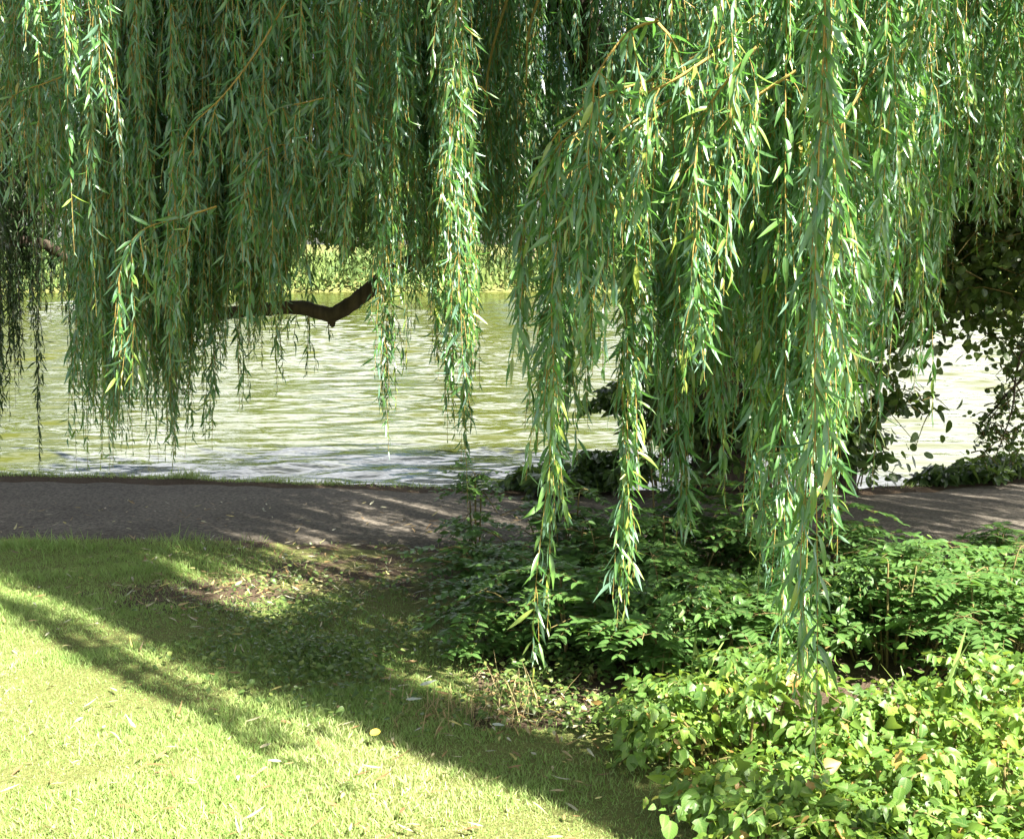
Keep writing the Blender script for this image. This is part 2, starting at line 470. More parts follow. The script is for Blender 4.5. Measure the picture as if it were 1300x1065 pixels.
B = MB()
n = 60000
x, y, pxx, pyy = sample_px(n, 150, 1000, 705, 935)
w = np.exp(-((pxx - 520) / 190) ** 2) * np.exp(-((pyy - 812) / 62) ** 2) + .5 * (pxx > 610)
k = (rng.random(n) < w * (.55 + .6 * vnoise(x * 2.6, y * 2.6, 52))) & (y < path_near(x) - .05)
x, y = x[k], y[k]; n = len(x)
P = np.stack([x, y, zground(x, y) + rng.uniform(.01, .075, n)], -1)
a = rng.random(n) * 6.283
D = np.stack([np.cos(a), np.sin(a), rng.normal(-.1, .3, n)], -1)
Nn = np.stack([rng.normal(0, .4, n), rng.normal(-.2, .4, n), np.ones(n)], -1)
leaves(B, P, D, Nn, rng.uniform(.014, .034, n), rng.uniform(.010, .024, n), rng.normal(-.1, .2, n), 'ovate', 0)
tag(B.build('ground_cover', M_IVY), 'low dark leafy ground cover between the lawn and the bushes', 'ground cover', kind='stuff')

# ------------------------------------------------------------------ willow strands
def strand(B, pts, L0=.095, spacing=.026, tw=5.0, far=False, m_leaf=0, m_twig=1, r0=.0032, tip=True, rb=None, sub=False):
    """a hanging willow shoot: twig, alternate lanceolate leaves, short side shoots"""
    pts = np.asarray(pts, float)
    seg = np.linalg.norm(np.diff(pts, axis=0), axis=1); cum = np.concatenate([[0], np.cumsum(seg)]); Lt = cum[-1]
    def pos(s): return np.stack([np.interp(s, cum, pts[:, k]) for k in range(3)], -1)
    n = max(3, int(Lt / spacing))
    s = (np.arange(n) + rng.random(n) * .7) / n * Lt
    P = pos(s); T = nrm(pos(np.minimum(s + .02, Lt)) - pos(np.maximum(s - .02, 0)))
    ph = np.arange(n) * 2.4 + rng.random() * 6 + rng.normal(0, .5, n)
    ref = np.where(np.abs(T[:, 2:3]) > .8, np.array([[1., 0, 0]]), np.array([[0, 0, 1.]]))
    a = nrm(np.cross(T, ref)); b = np.cross(T, a)
    O = a * np.cos(ph)[:, None] + b * np.sin(ph)[:, None]
    th = rng.uniform(.22, 1.25, n)
    D = T * np.cos(th)[:, None] + O * np.sin(th)[:, None]
    D[:, 2] -= rng.uniform(.05, .6, n); D = nrm(D)
    Nn = O * .7 - T * .6 + rng.normal(0, .45, (n, 3)); Nn[:, 2] += .25
    frac = s / Lt
    size = np.where(frac > .86, 1 - (frac - .86) / .14 * .62, 1.0) if tip else np.ones(n)
    size = size * rng.uniform(.45, 1.22, n)
    L = L0 * size
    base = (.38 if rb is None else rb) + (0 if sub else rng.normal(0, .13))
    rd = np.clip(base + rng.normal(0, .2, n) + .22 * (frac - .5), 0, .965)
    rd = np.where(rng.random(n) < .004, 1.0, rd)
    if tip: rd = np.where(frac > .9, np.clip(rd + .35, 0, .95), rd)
    leaves(B, P, D, Nn, L, L * rng.uniform(.12, .20, n), rng.normal(-.18, .36, n), 'willow_far' if far else 'willow', m_leaf,
           fold=.35, twist=rng.normal(0, .9, n), rnd=rd, cols=2 if far else 3)
    if not far or not sub:
        tube(B, pts, np.linspace(r0, .0010, len(pts)), 3, m_twig)
    if tw > 0 and not sub:
        nt = int(rng.poisson(tw * Lt))
        for s0 in rng.uniform(0, max(.05, min(Lt - .22, Lt * .86)), nt):
            p0 = pos(np.array([s0]))[0]
            l = min(rng.uniform(.08, .48), (Lt - s0) * .8)
            aa = rng.random() * 6.283; o = rng.uniform(.015, .12) * (1 - .75 * (s0 / Lt) ** 1.5)
            u = np.linspace(0, 1, 6)
            q = p0 + np.stack([np.cos(aa) * o * np.sqrt(u), np.sin(aa) * o * np.sqrt(u), -l * (u ** 1.25)], -1)
            strand(B, q, L0 * .86, spacing * 1.0, 0, far, m_leaf, m_twig, .0018, True, base + .06, True)

def hang(top, bottom, bow=.0, n=14, sway=.03, out=None):
    """path of a shoot: leaves its limb along `out`, arches over, hangs down"""
    top = np.asarray(top, float); bottom = np.asarray(bottom, float)
    u = np.linspace(0, 1, n)
    p = top + (bottom - top) * np.stack([u ** .55, u ** .55, u], -1)
    ph = rng.random(2) * 6.283; fr = rng.uniform(2, 5, 2)
    env = np.sin(np.pi * np.clip(u, 0, 1)) * .6 + u * .4
    p[:, 0] += sway * np.sin(u * fr[0] + ph[0]) * env - sway * math.sin(ph[0]) * 0
    p[:, 1] += sway * np.sin(u * fr[1] + ph[1]) * env
    if out is not None:
        p += np.outer((1 - u) ** 3, out)
    return p

CROWN_C = np.array([1.0, 7.2])
def crown_top(x, y):
    r2 = ((x - CROWN_C[0]) / 1.15) ** 2 + (y - CROWN_C[1]) ** 2
    return 6.3 - .14 * r2 + .25 * vnoise(x * 1.3, y * 1.3, 61)

willow = thing('weeping_willow', 'large weeping willow on the bank with sunlit branches trailing over the path and lawn', 'willow tree', (1.55, 9.25, 0))
W_M = [M_WILLOW, M_TWIG]

# --- trunk and limbs
B = MB()
tp = smooth_path([(1.62, 9.28, -.15), (1.55, 9.22, .35), (1.42, 9.1, 1.0), (1.05, 8.8, 1.9), (.62, 8.5, 2.7), (.30, 8.2, 3.6), (.25, 7.9, 4.6), (.4, 7.7, 5.6)], 60)
tube(B, tp, np.interp(np.linspace(0, 1, 60), [0, .06, .3, .7, 1], [.36, .25, .20, .14, .07]), 16, 0, .035)
B.build('trunk', M_BARK, willow)

LIMBS = []
NB = [0]
def limb(pts, r, n=40, rough=.05, stub=None):
    B = MB()
    p = smooth_path(pts, n)
    p[1:-1] += rng.normal(0, .003, (n - 2, 3))
    tube(B, p, np.interp(np.linspace(0, 1, n), np.linspace(0, 1, len(r)), r), 9, 0, rough)
    if stub is not None:
        tube(B, stub[0], stub[1], 8, 0, .05, cap=True)
    LIMBS.append(p)
    return B.build('limb', M_BARK, willow)
P8 = lambda px, py, d=8.0: at(px, py, d)
k0 = P8(421, 404)
limb([(.66, 8.5, 2.62), P8(600, 262, 8.2), P8(545, 318), P8(488, 352), P8(455, 380), P8(421, 399), P8(385, 391), P8(340, 392), P8(290, 398), P8(235, 408, 7.9), P8(180, 400, 7.8)],
     [.085, .07, .058, .052, .05, .05, .046, .044, .040, .028, .015], 54, .03,
     ([k0 + (0, 0, .03), k0 + (.0, 0, -.02), k0 + (.008, 0, -.055)], [.042, .03, .013]))
for px, py0, py1 in [(258, 400, 560), (282, 398, 470), (305, 396, 520), (325, 394, 455), (376, 394, 440), (392, 392, 478), (416, 410, 430), (462, 372, 392)]:
    B = MB(); q0 = at(px, py0, 7.98)
    strand(B, hang(q0, at(px + rng.normal(0, 3), py1, 7.98), sway=.02, n=8), .08, .022, 5.0, rb=.3)
    B.build('hanging_branch', W_M, willow); NB[0] += 1
for pts, r in [
    ([(.30, 8.2, 3.6), (.9, 7.2, 4.6), (1.5, 6.0, 5.0), (1.9, 4.9, 4.6)], [.11, .08, .05, .02]),
    ([(.32, 8.2, 3.4), (.0, 7.2, 4.2), (-.2, 6.0, 4.6), (-.1, 5.0, 4.3)], [.10, .07, .045, .02]),
    ([(.4, 8.35, 3.1), (-.6, 7.9, 4.0), (-1.8, 7.3, 4.3), (-2.7, 6.9, 3.8)], [.10, .07, .045, .02]),
    ([(.3, 7.9, 4.6), (1.2, 7.9, 5.3), (2.6, 7.2, 5.2), (3.6, 6.3, 4.5)], [.09, .06, .04, .02]),
    ([(1.05, 8.8, 1.9), (1.8, 8.2, 3.0), (2.7, 7.2, 3.9), (3.2, 6.0, 3.9)], [.11, .08, .05, .02]),
    ([(.25, 7.95, 4.4), (-.6, 8.6, 5.2), (-1.4, 9.4, 5.2), (-2.2, 10.0, 4.4)], [.09, .06, .04, .02]),
    ([(.3, 8.0, 4.2), (1.0, 8.9, 5.2), (1.6, 9.8, 5.0), (2.0, 10.4, 4.2)], [.09, .06, .04, .02]),
]:
    limb(pts, r)
# bare thin shoots seen against the dark middle of the crown
for a_, b_, d_ in [((650, -20), (612, 165), 6.3), ((690, -20), (668, 105), 6.0)]:
    B = MB(); p = smooth_path([at(*a_, d_), at((a_[0] + b_[0]) / 2 - 8, (a_[1] + b_[1]) / 2, d_), at(*b_, d_)], 14)
    tube(B, p, np.linspace(.008, .004, 14), 5, 0); B.build('bare_shoot', M_TWIG, willow)

# --- individually built hanging branches (largest in the picture)
def hb(px, ptop, py, d, n=3, spread=.05, L0=.105, tw=6.0, drift=0.0, rb=.42, dtop=None, stag=.22):
    """a tress of n shoots hanging from above to the photo height py at depth d"""
    if NB[0] >= 100: return
    NB[0] += 1
    B = MB()
    for j in range(n):
        bt = at(px, py, d) + np.array([rng.normal(0, spread), rng.normal(0, spread), abs(rng.normal(0, stag)) if j else 0])
        tpp = at(ptop[0], ptop[1], dtop or d) + rng.normal(0, spread * 1.2, 3)
        strand(B, hang(tpp, bt, sway=.035), L0, .024, tw, rb=rb + rng.normal(0, .05))
    B.build('hanging_branch', W_M, willow)

# near right curtain: about 4.3 - 5.2 m away, sunlit
near = [
    (682, (700, 330), 884, 4.45, 1, .008), (690, (708, 300), 800, 4.5, 1, .008), (703, (715, 260), 640, 4.55, 2, .022), (688, (722, 190), 545, 4.6, 3, .028),
    (775, (790, 250), 796, 4.5, 1, .010), (792, (800, 200), 760, 4.55, 1, .012), (800, (810, 160), 620, 4.6, 2, .022), (790, (815, 120), 520, 4.6, 3, .03),
    (660, (668, 240), 452, 4.9, 1, .02), (722, (735, 200), 470, 4.9, 1, .03), (750, (760, 180), 545, 5.0, 1, .02), (738, (752, 160), 400, 4.8, 3, .04),
    (858, (868, 200), 690, 4.7, 2, .02), (880, (885, 160), 560, 4.8, 3, .04), (842, (850, 150), 600, 4.9, 3, .04), (828, (835, 120), 500, 4.8, 3, .05),
    (905, (915, 100), 640, 4.7, 3, .04), (925, (935, 80), 560, 4.9, 3, .05), (945, (955, 60), 700, 4.6, 3, .03),
    (965, (975, 120), 760, 4.4, 2, .022), (984, (998, 60), 880, 4.25, 1, .012), (995, (1008, 90), 790, 4.3, 2, .022), (975, (990, 40), 640, 4.4, 3, .04),
    (1028, (1040, 100), 985, 3.35, 2, .010), (1031, (1045, 60), 880, 3.7, 1, .012), (1040, (1055, 30), 700, 4.2, 3, .035), (1020, (1045, 30), 610, 4.3, 3, .04),
    (1062, (1075, 40), 690, 4.4, 2, .025), (1075, (1090, 20), 560, 4.5, 3, .04), (1095, (1105, 0), 520, 4.6, 3, .045), (1100, (1110, 10), 610, 4.7, 2, .03),
    (1128, (1135, -20), 480, 4.8, 3, .04), (1150, (1158, -20), 420, 5.0, 3, .05), (1180, (1182, -20), 535, 5.6, 2, .03), (1165, (1170, -20), 500, 5.4, 2, .04),
    (1205, (1205, -20), 400, 5.4, 3, .06), (1235, (1235, -20), 300, 5.6, 3, .07), (1270, (1270, -20), 280, 5.8, 3, .07), (1295, (1295, -20), 290, 6.0, 3, .07),
    (1175, (1178, -20), 200, 4.4, 2, .03), (1120, (1120, -20), 330, 4.3, 3, .03), (1040, (1050, -30), 320, 4.2, 2, .03), (905, (912, -30), 180, 4.3, 2, .02), (985, (985, -30), 240, 4.4, 3, .03),
    (1085, (1085, -30), 260, 4.3, 2, .03),
]
for px, tp_, py, d, n, sp in near:
    top = (px + (tp_[0] - px) * 1.5, min(tp_[1], 60) - 120 if px > 900 else tp_[1])
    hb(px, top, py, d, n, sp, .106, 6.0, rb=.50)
# arching shoots on the right: A comes down-left from the upper right
for pts, d in [
    ([(960, 20), (890, 75), (820, 118), (760, 150), (705, 190), (672, 260), (655, 330)], 4.35),
    ([(905, 70), (850, 105), (790, 135), (735, 190), (712, 280), (705, 360)], 4.25),
    ([(1010, 90), (950, 130), (905, 175), (870, 240), (850, 330)], 4.2),
    ([(835, 25), (800, 40), (770, 75), (752, 110), (745, 145)], 4.2), ([(835, 30), (858, 60), (872, 120), (878, 180)], 4.2),
    ([(1130, 60), (1090, 120), (1060, 180), (1035, 260), (1030, 360)], 4.3),
    ([(900, 60), (845, 95), (775, 118), (725, 150), (690, 200), (668, 280), (662, 380)], 4.3),
    ([(880, 110), (830, 140), (785, 170), (752, 220), (738, 300)], 4.25), ([(960, 60), (925, 100), (893, 150), (880, 230), (872, 320)], 4.15),
    ([(1175, 10), (1145, 70), (1110, 150), (1085, 230), (1075, 330)], 4.5),
]:
    B = MB(); NB[0] += 1
    p = smooth_path([at(a_, b_, d + rng.normal(0, .05)) for a_, b_ in pts], 26)
    strand(B, p, .10, .022, 7.0, r0=.007, rb=.62)
    for s0 in range(6, 24, 4):
        q = p[s0]
        strand(B, hang(q, q + np.array([rng.normal(0, .04), rng.normal(0, .04), -rng.uniform(.35, .8)]), sway=.02), .10, .024, 4.5, rb=.6)
    B.build('hanging_branch', W_M, willow)

# centre: two lit tresses at x 480-605, and the left curtain
mid = [
    (492, (492, -40), 575, 5.8, 3, .03), (500, (492, -40), 470, 5.8, 3, .04), (486, (484, -40), 400, 5.6, 3, .05), (518, (512, -40), 430, 6.0, 2, .05),
    (594, (575, -40), 650, 5.5, 1, .015), (580, (570, -40), 590, 5.6, 3, .035), (566, (565, -40), 560, 5.7, 3, .045), (598, (582, -40), 500, 5.7, 3, .04), (552, (555, -40), 480, 5.8, 3, .04), (575, (572, -40), 330, 5.3, 3, .03),
    (440, (440, -40), 300, 5.6, 3, .05), (455, (450, -40), 250, 5.4, 2, .03), (470, (462, -40), 335, 5.7, 3, .04),
    (140, (175, 60), 590, 6.6, 3, .06), (182, (205, 40), 600, 6.7, 3, .07), (195, (225, 60), 585, 6.6, 2, .05), (120, (150, 80), 540, 6.5, 3, .06), (160, (190, 60), 560, 6.4, 3, .08), (110, (135, 60), 480, 6.6, 3, .06),
    (215, (240, 60), 500, 6.6, 3, .06), (240, (262, 60), 470, 6.6, 3, .06), (265, (280, 100), 572, 6.6, 2, .025), (262, (285, 60), 450, 6.6, 3, .05), (308, (315, 80), 520, 6.6, 2, .025), (300, (318, 60), 470, 6.5, 3, .05),
    (338, (345, 80), 498, 6.6, 2, .04), (352, (358, 60), 440, 6.5, 3, .05), (388, (388, 100), 478, 8.1, 1, .03), (366, (372, 80), 430, 8.1, 1, .03), (330, (340, 40), 400, 6.4, 3, .06), (285, (305, 40), 410, 6.4, 3, .06),
    (400, (402, 40), 325, 6.4, 3, .06), (425, (425, 0), 310, 6.4, 3, .06), (97, (120, 80), 400, 6.6, 3, .05),
    (45, (50, -40), 100, 5.2, 2, .02), (90, (92, -40), 122, 5.2, 2, .02), (132, (138, -40), 172, 5.3, 2, .02), (270, (272, -40), 55, 5.2, 2, .02), (200, (198, -40), 40, 5.2, 1, .02),
]
for px, tp_, py, d, n, sp in mid:
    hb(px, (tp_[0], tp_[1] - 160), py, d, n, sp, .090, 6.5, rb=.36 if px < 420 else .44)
for pts, d in [
    ([(370, -10), (330, 60), (285, 120), (240, 165), (218, 220), (212, 300)], 5.45),
    ([(275, 262), (235, 275), (185, 290), (160, 318), (150, 360)], 5.45),
    ([(430, 120), (390, 130), (350, 140), (320, 175), (312, 240)], 5.45),
    ([(455, 200), (400, 190), (350, 185), (318, 210), (305, 270)], 5.45),
    ([(150, 60), (110, 85), (60, 105), (20, 120), (-5, 150)], 6.4),
]:
    B = MB(); NB[0] += 1
    p = smooth_path([at(a_, b_, d + rng.normal(0, .05)) for a_, b_ in pts], 26)
    strand(B, p, .095, .022, 7.0, r0=.006, rb=.5)
    for s0 in range(5, 24, 3):
        q = p[s0]
        strand(B, hang(q, q + np.array([rng.normal(0, .04), rng.normal(0, .04), -rng.uniform(.3, .7)]), sway=.02), .095, .025, 4.0, rb=.42)
    B.build('hanging_branch', W_M, willow)
print('hanging branches', NB[0])

# --- the rest of the crown: general strands filling the dome, bottoms follow the tree's ragged skirt
SIL_X = [-400, -50, 60, 95, 110, 250, 300, 400, 520, 560, 610, 655, 690, 800, 900, 1000, 1110, 1150, 1200, 1250, 1300, 1700]
SIL_Y = [300, 250, 200, 330, 440, 450, 380, 335, 350, 440, 340, 335, 395, 430, 520, 510, 470, 400, 350, 280, 270, 250]
BF, BN = MB(), MB()
def gap0(x, y): return 5.02 < x + y < 5.45 and y < 5.35
cnt = 0
for it in range(9000):
    if cnt >= 980: break
    x = rng.uniform(-3.0, 4.6); y = rng.uniform(4.4, 10.6)
    r2 = ((x - CROWN_C[0]) / 1.25) ** 2 + ((y - CROWN_C[1])) ** 2
    if r2 > 3.1 ** 2 * (1 + .12 * math.sin(math.atan2(y - 7.2, x - 1) * 5)): continue
    px = 650 + F * x / y
    if gap0(x, y) or (y < 6.5 and 540 < px < 800) or (px < 105 and y < 10.2): continue
    if y < 5.4 and px < 640: continue           # the lawn side stays open
    pb = np.interp(px, SIL_X, SIL_Y) - abs(rng.normal(0, 85))
    if y < 5.2: pb -= 60
    if y < 6.0 and px > 700 and rng.random() < .45: continue
    zb = at(px, pb, y)[2]
    zt = float(crown_top(np.array([x]), np.array([y]))[0]) - rng.uniform(0, .9)
    if zt - zb < .8: zb = zt - .8
    zt = min(zt, zb + 3.6) if rng.random() < .6 else zt
    out = np.array([(CROWN_C[0] - x), (CROWN_C[1] - y), 0]); out = out / (np.linalg.norm(out) + .1) * rng.uniform(.1, .5)
    path = hang((x, y, zt), (x + rng.normal(0, .15), y + rng.normal(0, .10), zb), out=out, sway=.06)
    far = y > 6.2
    strand(BF if far else BN, path, .094, .027 if far else .024, 5.4 if far else 5.8, far=far, rb=.18 if far else .32)  # far strands tinted darker: the crown's inner shade put into leaf colour
    cnt += 1
for n_, x0, x1, d0, d1, b0, b1 in [(30, -40, 92, 6.8, 8.2, 120, 330), (80, 92, 235, 6.3, 7.3, 440, 600), (70, 235, 360, 6.2, 7.3, 310, 430), (115, 360, 660, 6.4, 8.4, 295, 358), (14, 488, 560, 7.0, 7.8, 335, 375), (16, 235, 362, 7.2, 7.8, 395, 450), (30, 850, 1110, 4.9, 5.8, 430, 580)]:
    for j in range(n_):
        px, d, pb = rng.uniform(x0, x1), rng.uniform(d0, d1), rng.uniform(b0, b1)
        p0 = at(px + rng.uniform(-25, 75), -140, d)
        strand(BN, hang(p0, at(px, pb, d), sway=.05), .088, .023, 6.5, rb=.36)
bc = MB()
for b_ in (BF, BN):
    if b_.n:
        V = np.concatenate(b_.v); Q = np.concatenate(b_.q); Cc = np.concatenate(b_.c); Mm = np.concatenate(b_.m)
        bc.v.append(V); bc.q.append(Q + bc.n); bc.c.append(Cc); bc.m.append(Mm); bc.n += len(V)
# shoots above and beside the frame, extra canopy added to shade lawn, path, undergrowth
def gap(x, y):
    return 5.52 < x + y < 5.86 and rng.random() < .45 or 5.02 < x + y < 5.45 and y < 5.35
def in_frame(x, y, z):
    d = y * CP - (z - H_CAM) * SP
    return 487.5 - F * (y * SP + (z - H_CAM) * CP) / d > -60
def overhead(n, a0, a1, b0, b1, z0, z1, far=False, open_=True):
    # a = x+y (across the light), b = x-y (along it)
    for j in range(n):
        a_, b_ = rng.uniform(a0, a1), rng.uniform(b0, b1)
        x, y = (a_ + b_) / 2, (a_ - b_) / 2
        if open_ and gap(x, y): continue
        zb = z0 + abs(rng.normal(0, .35)); zt = max(zb + .7, z1 - rng.random() * .8)
        top = H_CAM + (320 + 90) / F * y
        zb = max(zb, top)
        if zt < zb + .5: zt = zb + .5
        strand(bc, hang((x, y, zt), (x + rng.normal(0, .06), y + rng.normal(0, .06), zb), out=np.array([.2, -.2, -.1]), sway=.06), .11, .028, 6.5, far=far, rb=.4)
overhead(150, 3.95, 6.6, -4.4, -2.5, 4.3, 6.6, True, False)
overhead(80, 3.93, 4.8, -4.4, -2.5, 3.6, 5.6, True, False)
overhead(150, 3.93, 7.0, -5.2, -2.9, 5.4, 8.6, True, False)
overhead(130, 3.88, 4.46, -3.6, -1.4, 2.4, 5.2, True)
overhead(70, 3.86, 4.36, -1.4, 1.3, 2.4, 5.2, True)
overhead(80, 3.88, 5.0, -5.2, -2.9, 4.4, 8.6, True)
overhead(10, 3.45, 3.54, -3.2, -1.0, 2.3, 6.2, True)
overhead(330, 8.7, 13.0, -3.4, .4, 2.4, 5.6, True)
overhead(130, 5.4, 9.4, -2.0, -.4, 2.4, 4.4, True)
crown = bc.build('crown', W_M, willow)
crown['kind'] = 'stuff'
print('crown strands', cnt)

# ------------------------------------------------------------------ second willow at the left, in shade over the water
w2 = thing('weeping_willow', 'darker weeping willow at the far left edge, its shaded branches trailing over the water', 'willow tree', (-5.0, 9.5, 0))
B = MB()
tube(B, smooth_path([(-5.0, 9.5, -.1), (-4.95, 9.5, .8), (-4.8, 9.55, 1.8), (-4.7, 9.7, 3.0), (-4.9, 9.8, 4.4)], 40), np.linspace(.26, .1, 40), 12, 0, .04)
B.build('trunk', M_BARK, w2)
for pts, r in [([(-4.82, 9.55, 1.75), at(-30, 318, 9.7), at(30, 306, 9.8), at(75, 320, 9.9), at(110, 350, 9.9)], [.08, .055, .05, .04, .02]),
               ([(-4.78, 9.6, 2.1), at(-20, 282, 9.8), at(25, 274, 9.8), at(55, 268, 9.9), at(85, 258, 9.9)], [.06, .04, .035, .03, .012]),
               ([(-4.7, 9.7, 3.0), (-4.2, 9.9, 3.9), (-3.3, 10.1, 4.2), (-2.6, 10.2, 3.6)], [.07, .05, .035, .02]),
               ([(-4.75, 9.7, 3.4), (-5.2, 9.0, 4.4), (-5.4, 8.2, 4.4)], [.07, .05, .02])]:
    B = MB(); p = smooth_path(pts, 30); p[1:-1] += rng.normal(0, .006, (28, 3))
    tube(B, p, np.interp(np.linspace(0, 1, 30), np.linspace(0, 1, len(r)), r), 8, 0, .05); B.build('limb', M_BARK, w2)
for px, pt, py, d, n in [(2, -50, 560, 9.4, 4), (14, -50, 520, 9.5, 3), (-8, -50, 590, 9.3, 3), (30, 60, 440, 9.8, 3), (45, 120, 590, 9.9, 1), (52, 100, 470, 9.9, 1), (12, -20, 600, 9.4, 1), (62, 60, 420, 9.9, 2),
                         (78, 60, 400, 10, 2), (85, 80, 440, 10, 1), (20, 40, 480, 9.7, 2), (40, 40, 400, 9.9, 3), (70, 40, 380, 10., 3)]:
    B = MB()
    for j in range(n + 2 if n > 1 else n):
        bt = at(px, py, d) + np.array([rng.normal(0, .07), rng.normal(0, .08), abs(rng.normal(0, .25)) if j else 0])
        strand(B, hang(at(px, pt - 100, d) + rng.normal(0, .08, 3), bt, sway=.05), .095, .028, 5.0, rb=.3)
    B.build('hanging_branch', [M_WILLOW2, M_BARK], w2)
B = MB()
for it in range(1100):
    a_ = rng.random() * 6.283; r_ = math.sqrt(rng.random()) * 2.4
    x, y = -4.9 + r_ * math.cos(a_), 9.7 + r_ * math.sin(a_) * .9
    px = 650 + F * x / y
    if px > 95: 
        continue
    pb = np.interp(px, [-400, 0, 30, 95], [420, 420, 350, 300]) - abs(rng.normal(0, 70))
    zb = at(px, pb, y)[2]; zt = 6.0 - .25 * r_ ** 2 + rng.normal(0, .2)
    strand(B, hang((x, y, max(zt, zb + .6)), (x, y, zb), sway=.08), .10, .032, 4.5, far=True, rb=.3)
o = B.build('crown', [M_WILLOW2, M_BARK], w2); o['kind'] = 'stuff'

# ------------------------------------------------------------------ broadleaf trees on the right bank
def leafy_volume(B, cen, rad, nclump, per, L, aspect, shape, m=0, clump_r=.3, keepf=None, droop=.3):
    """leaf clusters on short sprays through a volume; uneven outline with gaps"""
    cen = np.asarray(cen, float); rad = np.asarray(rad, float)
    v = nrm(rng.normal(size=(nclump, 3))) * (rng.random((nclump, 1)) ** .45)
    C = cen + v * rad
    if keepf is not None: C = C[keepf(C)]
    for c in C:
        cr = clump_r * rng.uniform(.6, 1.3)
        a_ = rng.random() * 6.283
        tipd = np.array([math.cos(a_), math.sin(a_), rng.normal(-.2, .4)])
        tube(B, smooth_path([c - tipd * cr, c + (0, 0, .03), c + tipd * cr + (0, 0, -cr * droop)], 6), np.linspace(.006, .002, 6), 4, m + 1)
        n = int(per * rng.uniform(.6, 1.3))
        u = rng.uniform(-1, 1, n)
        P = c + tipd * cr * u[:, None] + rng.normal(0, cr * .38, (n, 3)) + np.stack([0 * u, 0 * u, -cr * droop * np.maximum(u, 0)], -1)
        D = nrm(tipd * .5 + rng.normal(0, .7, (n, 3)) + np.array([0, 0, -.45]))
        Nn = rng.normal(0, .5, (n, 3)) + np.array([.15, -.25, .8])
        leaves(B, P, D, Nn, L * rng.uniform(.65, 1.2, n), L * aspect * rng.uniform(.8, 1.15, n), rng.normal(-.15, .15, n), shape, m, fold=.2,
               rnd=np.clip(rng.normal(.4, .22, n), 0, 1))

def pxpy(C):
    d = C[:, 1] * CP - (C[:, 2] - H_CAM) * SP
    return 650 + F * C[:, 0] / d, 487.5 - F * (C[:, 1] * SP + (C[:, 2] - H_CAM) * CP) / d

al = thing('alder_tree', 'dark round-leaved alder standing at the water edge behind the right willow curtain', 'tree', (2.42, 9.2, 0))
B = MB()
tube(B, smooth_path([(2.42, 9.2, -.2), (2.40, 9.2, .5), (2.5, 9.25, 1.3), (2.45, 9.3, 2.3), (2.6, 9.3, 3.6), (2.6, 9.3, 5.0)], 40), np.linspace(.14, .03, 40), 10, 0, .05)
B.build('trunk', M_BARK, al)
B = MB()
tube(B, smooth_path([(2.28, 9.25, -.2), (2.2, 9.25, .5), (2.05, 9.3, 1.4), (1.9, 9.4, 2.4)], 24), np.linspace(.07, .02, 24), 8, 0, .05)
B.build('stem', M_BARK, al)
for pts in ([(2.48, 9.25, 1.6), (2.9, 9.1, 2.0), (3.3, 8.9, 1.7)], [(2.5, 9.3, 2.2), (3.1, 9.2, 2.7), (3.7, 9.0, 2.5)], [(2.45, 9.3, 2.0), (2.0, 9.0, 2.6), (1.5, 8.9, 2.6)]):
    B = MB(); tube(B, smooth_path(pts, 14), np.linspace(.035, .008, 14), 6, 0, .04); B.build('limb', M_BARK, al)
def keep_al(C):
    px, py = pxpy(C)
    return (px > 1160) & (py < 395) | (px <= 1160) & (px > 1115) & (py < 480) | (px <= 1115) & (px > 960) & (py < 600) | (px <= 960) & (px > 850) & (py < 610) | (px <= 850) & (py < 330)
B = MB()
leafy_volume(B, (2.5, 9.35, 2.3), (1.6, .8, 2.4), 1050, 26, .072, .72, 'round', 0, .26, keep_al)
leafy_volume(B, at(1150, 510, 9.0), (.14, .1, .1), 7, 6, .085, .66, 'ovate', 0, .12)
leafy_volume(B, at(1172, 520, 8.9), (.1, .1, .12), 4, 5, .085, .66, 'ovate', 0, .12)
B.build('crown', [M_ALDER, M_STEM], al)

hz = thing('hazel_tree', 'broadleaf tree reaching in from the right edge over the water, small dark leaves hanging low', 'tree', (4.4, 9.3, 0))
B = MB()
tube(B, smooth_path([(4.4, 9.3, -.2), (4.35, 9.3, 1), (4.3, 9.2, 2.4), (4.4, 9.2, 4.6)], 30), np.linspace(.13, .03, 30), 9, 0, .05); B.build('trunk', M_BARK, hz)
for pts in ([(4.3, 9.25, 1.7), (4.1, 9.0, 1.9), at(1300, 440, 8.8), at(1285, 520, 8.8), at(1262, 585, 8.8)], [(4.3, 9.2, 2.3), (3.8, 9.0, 2.6), (3.2, 8.9, 2.4)], [(4.35, 9.3, 1.2), at(1300, 480, 8.9), at(1262, 520, 8.9), at(1240, 545, 8.9)]):
    B = MB(); tube(B, smooth_path(pts, 18), np.linspace(.016, .003, 18), 6, 0, .03); B.build('limb', M_BARK, hz)
def keep_hz(C):
    px, py = pxpy(C)
    return (px > 1195) & (py < 395) | (px > 1250) & (py < 445) | (px > 1300)
B = MB()
leafy_volume(B, (4.1, 9.1, 2.7), (1.4, .9, 2.2), 760, 26, .065, .7, 'round', 0, .26, keep_hz)
for (px, py) in [(1295, 440), (1290, 455), (1300, 480), (1298, 500), (1300, 540), (1298, 572), (1275, 555), (1246, 545), (1280, 510), (1258, 548), (1280, 470), (1272, 500), (1262, 522), (1250, 530), (1270, 545), (1264, 565), (1256, 585), (1290, 520), (1292, 555), (1285, 580)]:
    leafy_volume(B, at(px, py, 8.85), (.06, .08, .06), 3, 8, .045, .7, 'round', 0, .10)
B.build('crown', [M_ALDER, M_STEM], hz)

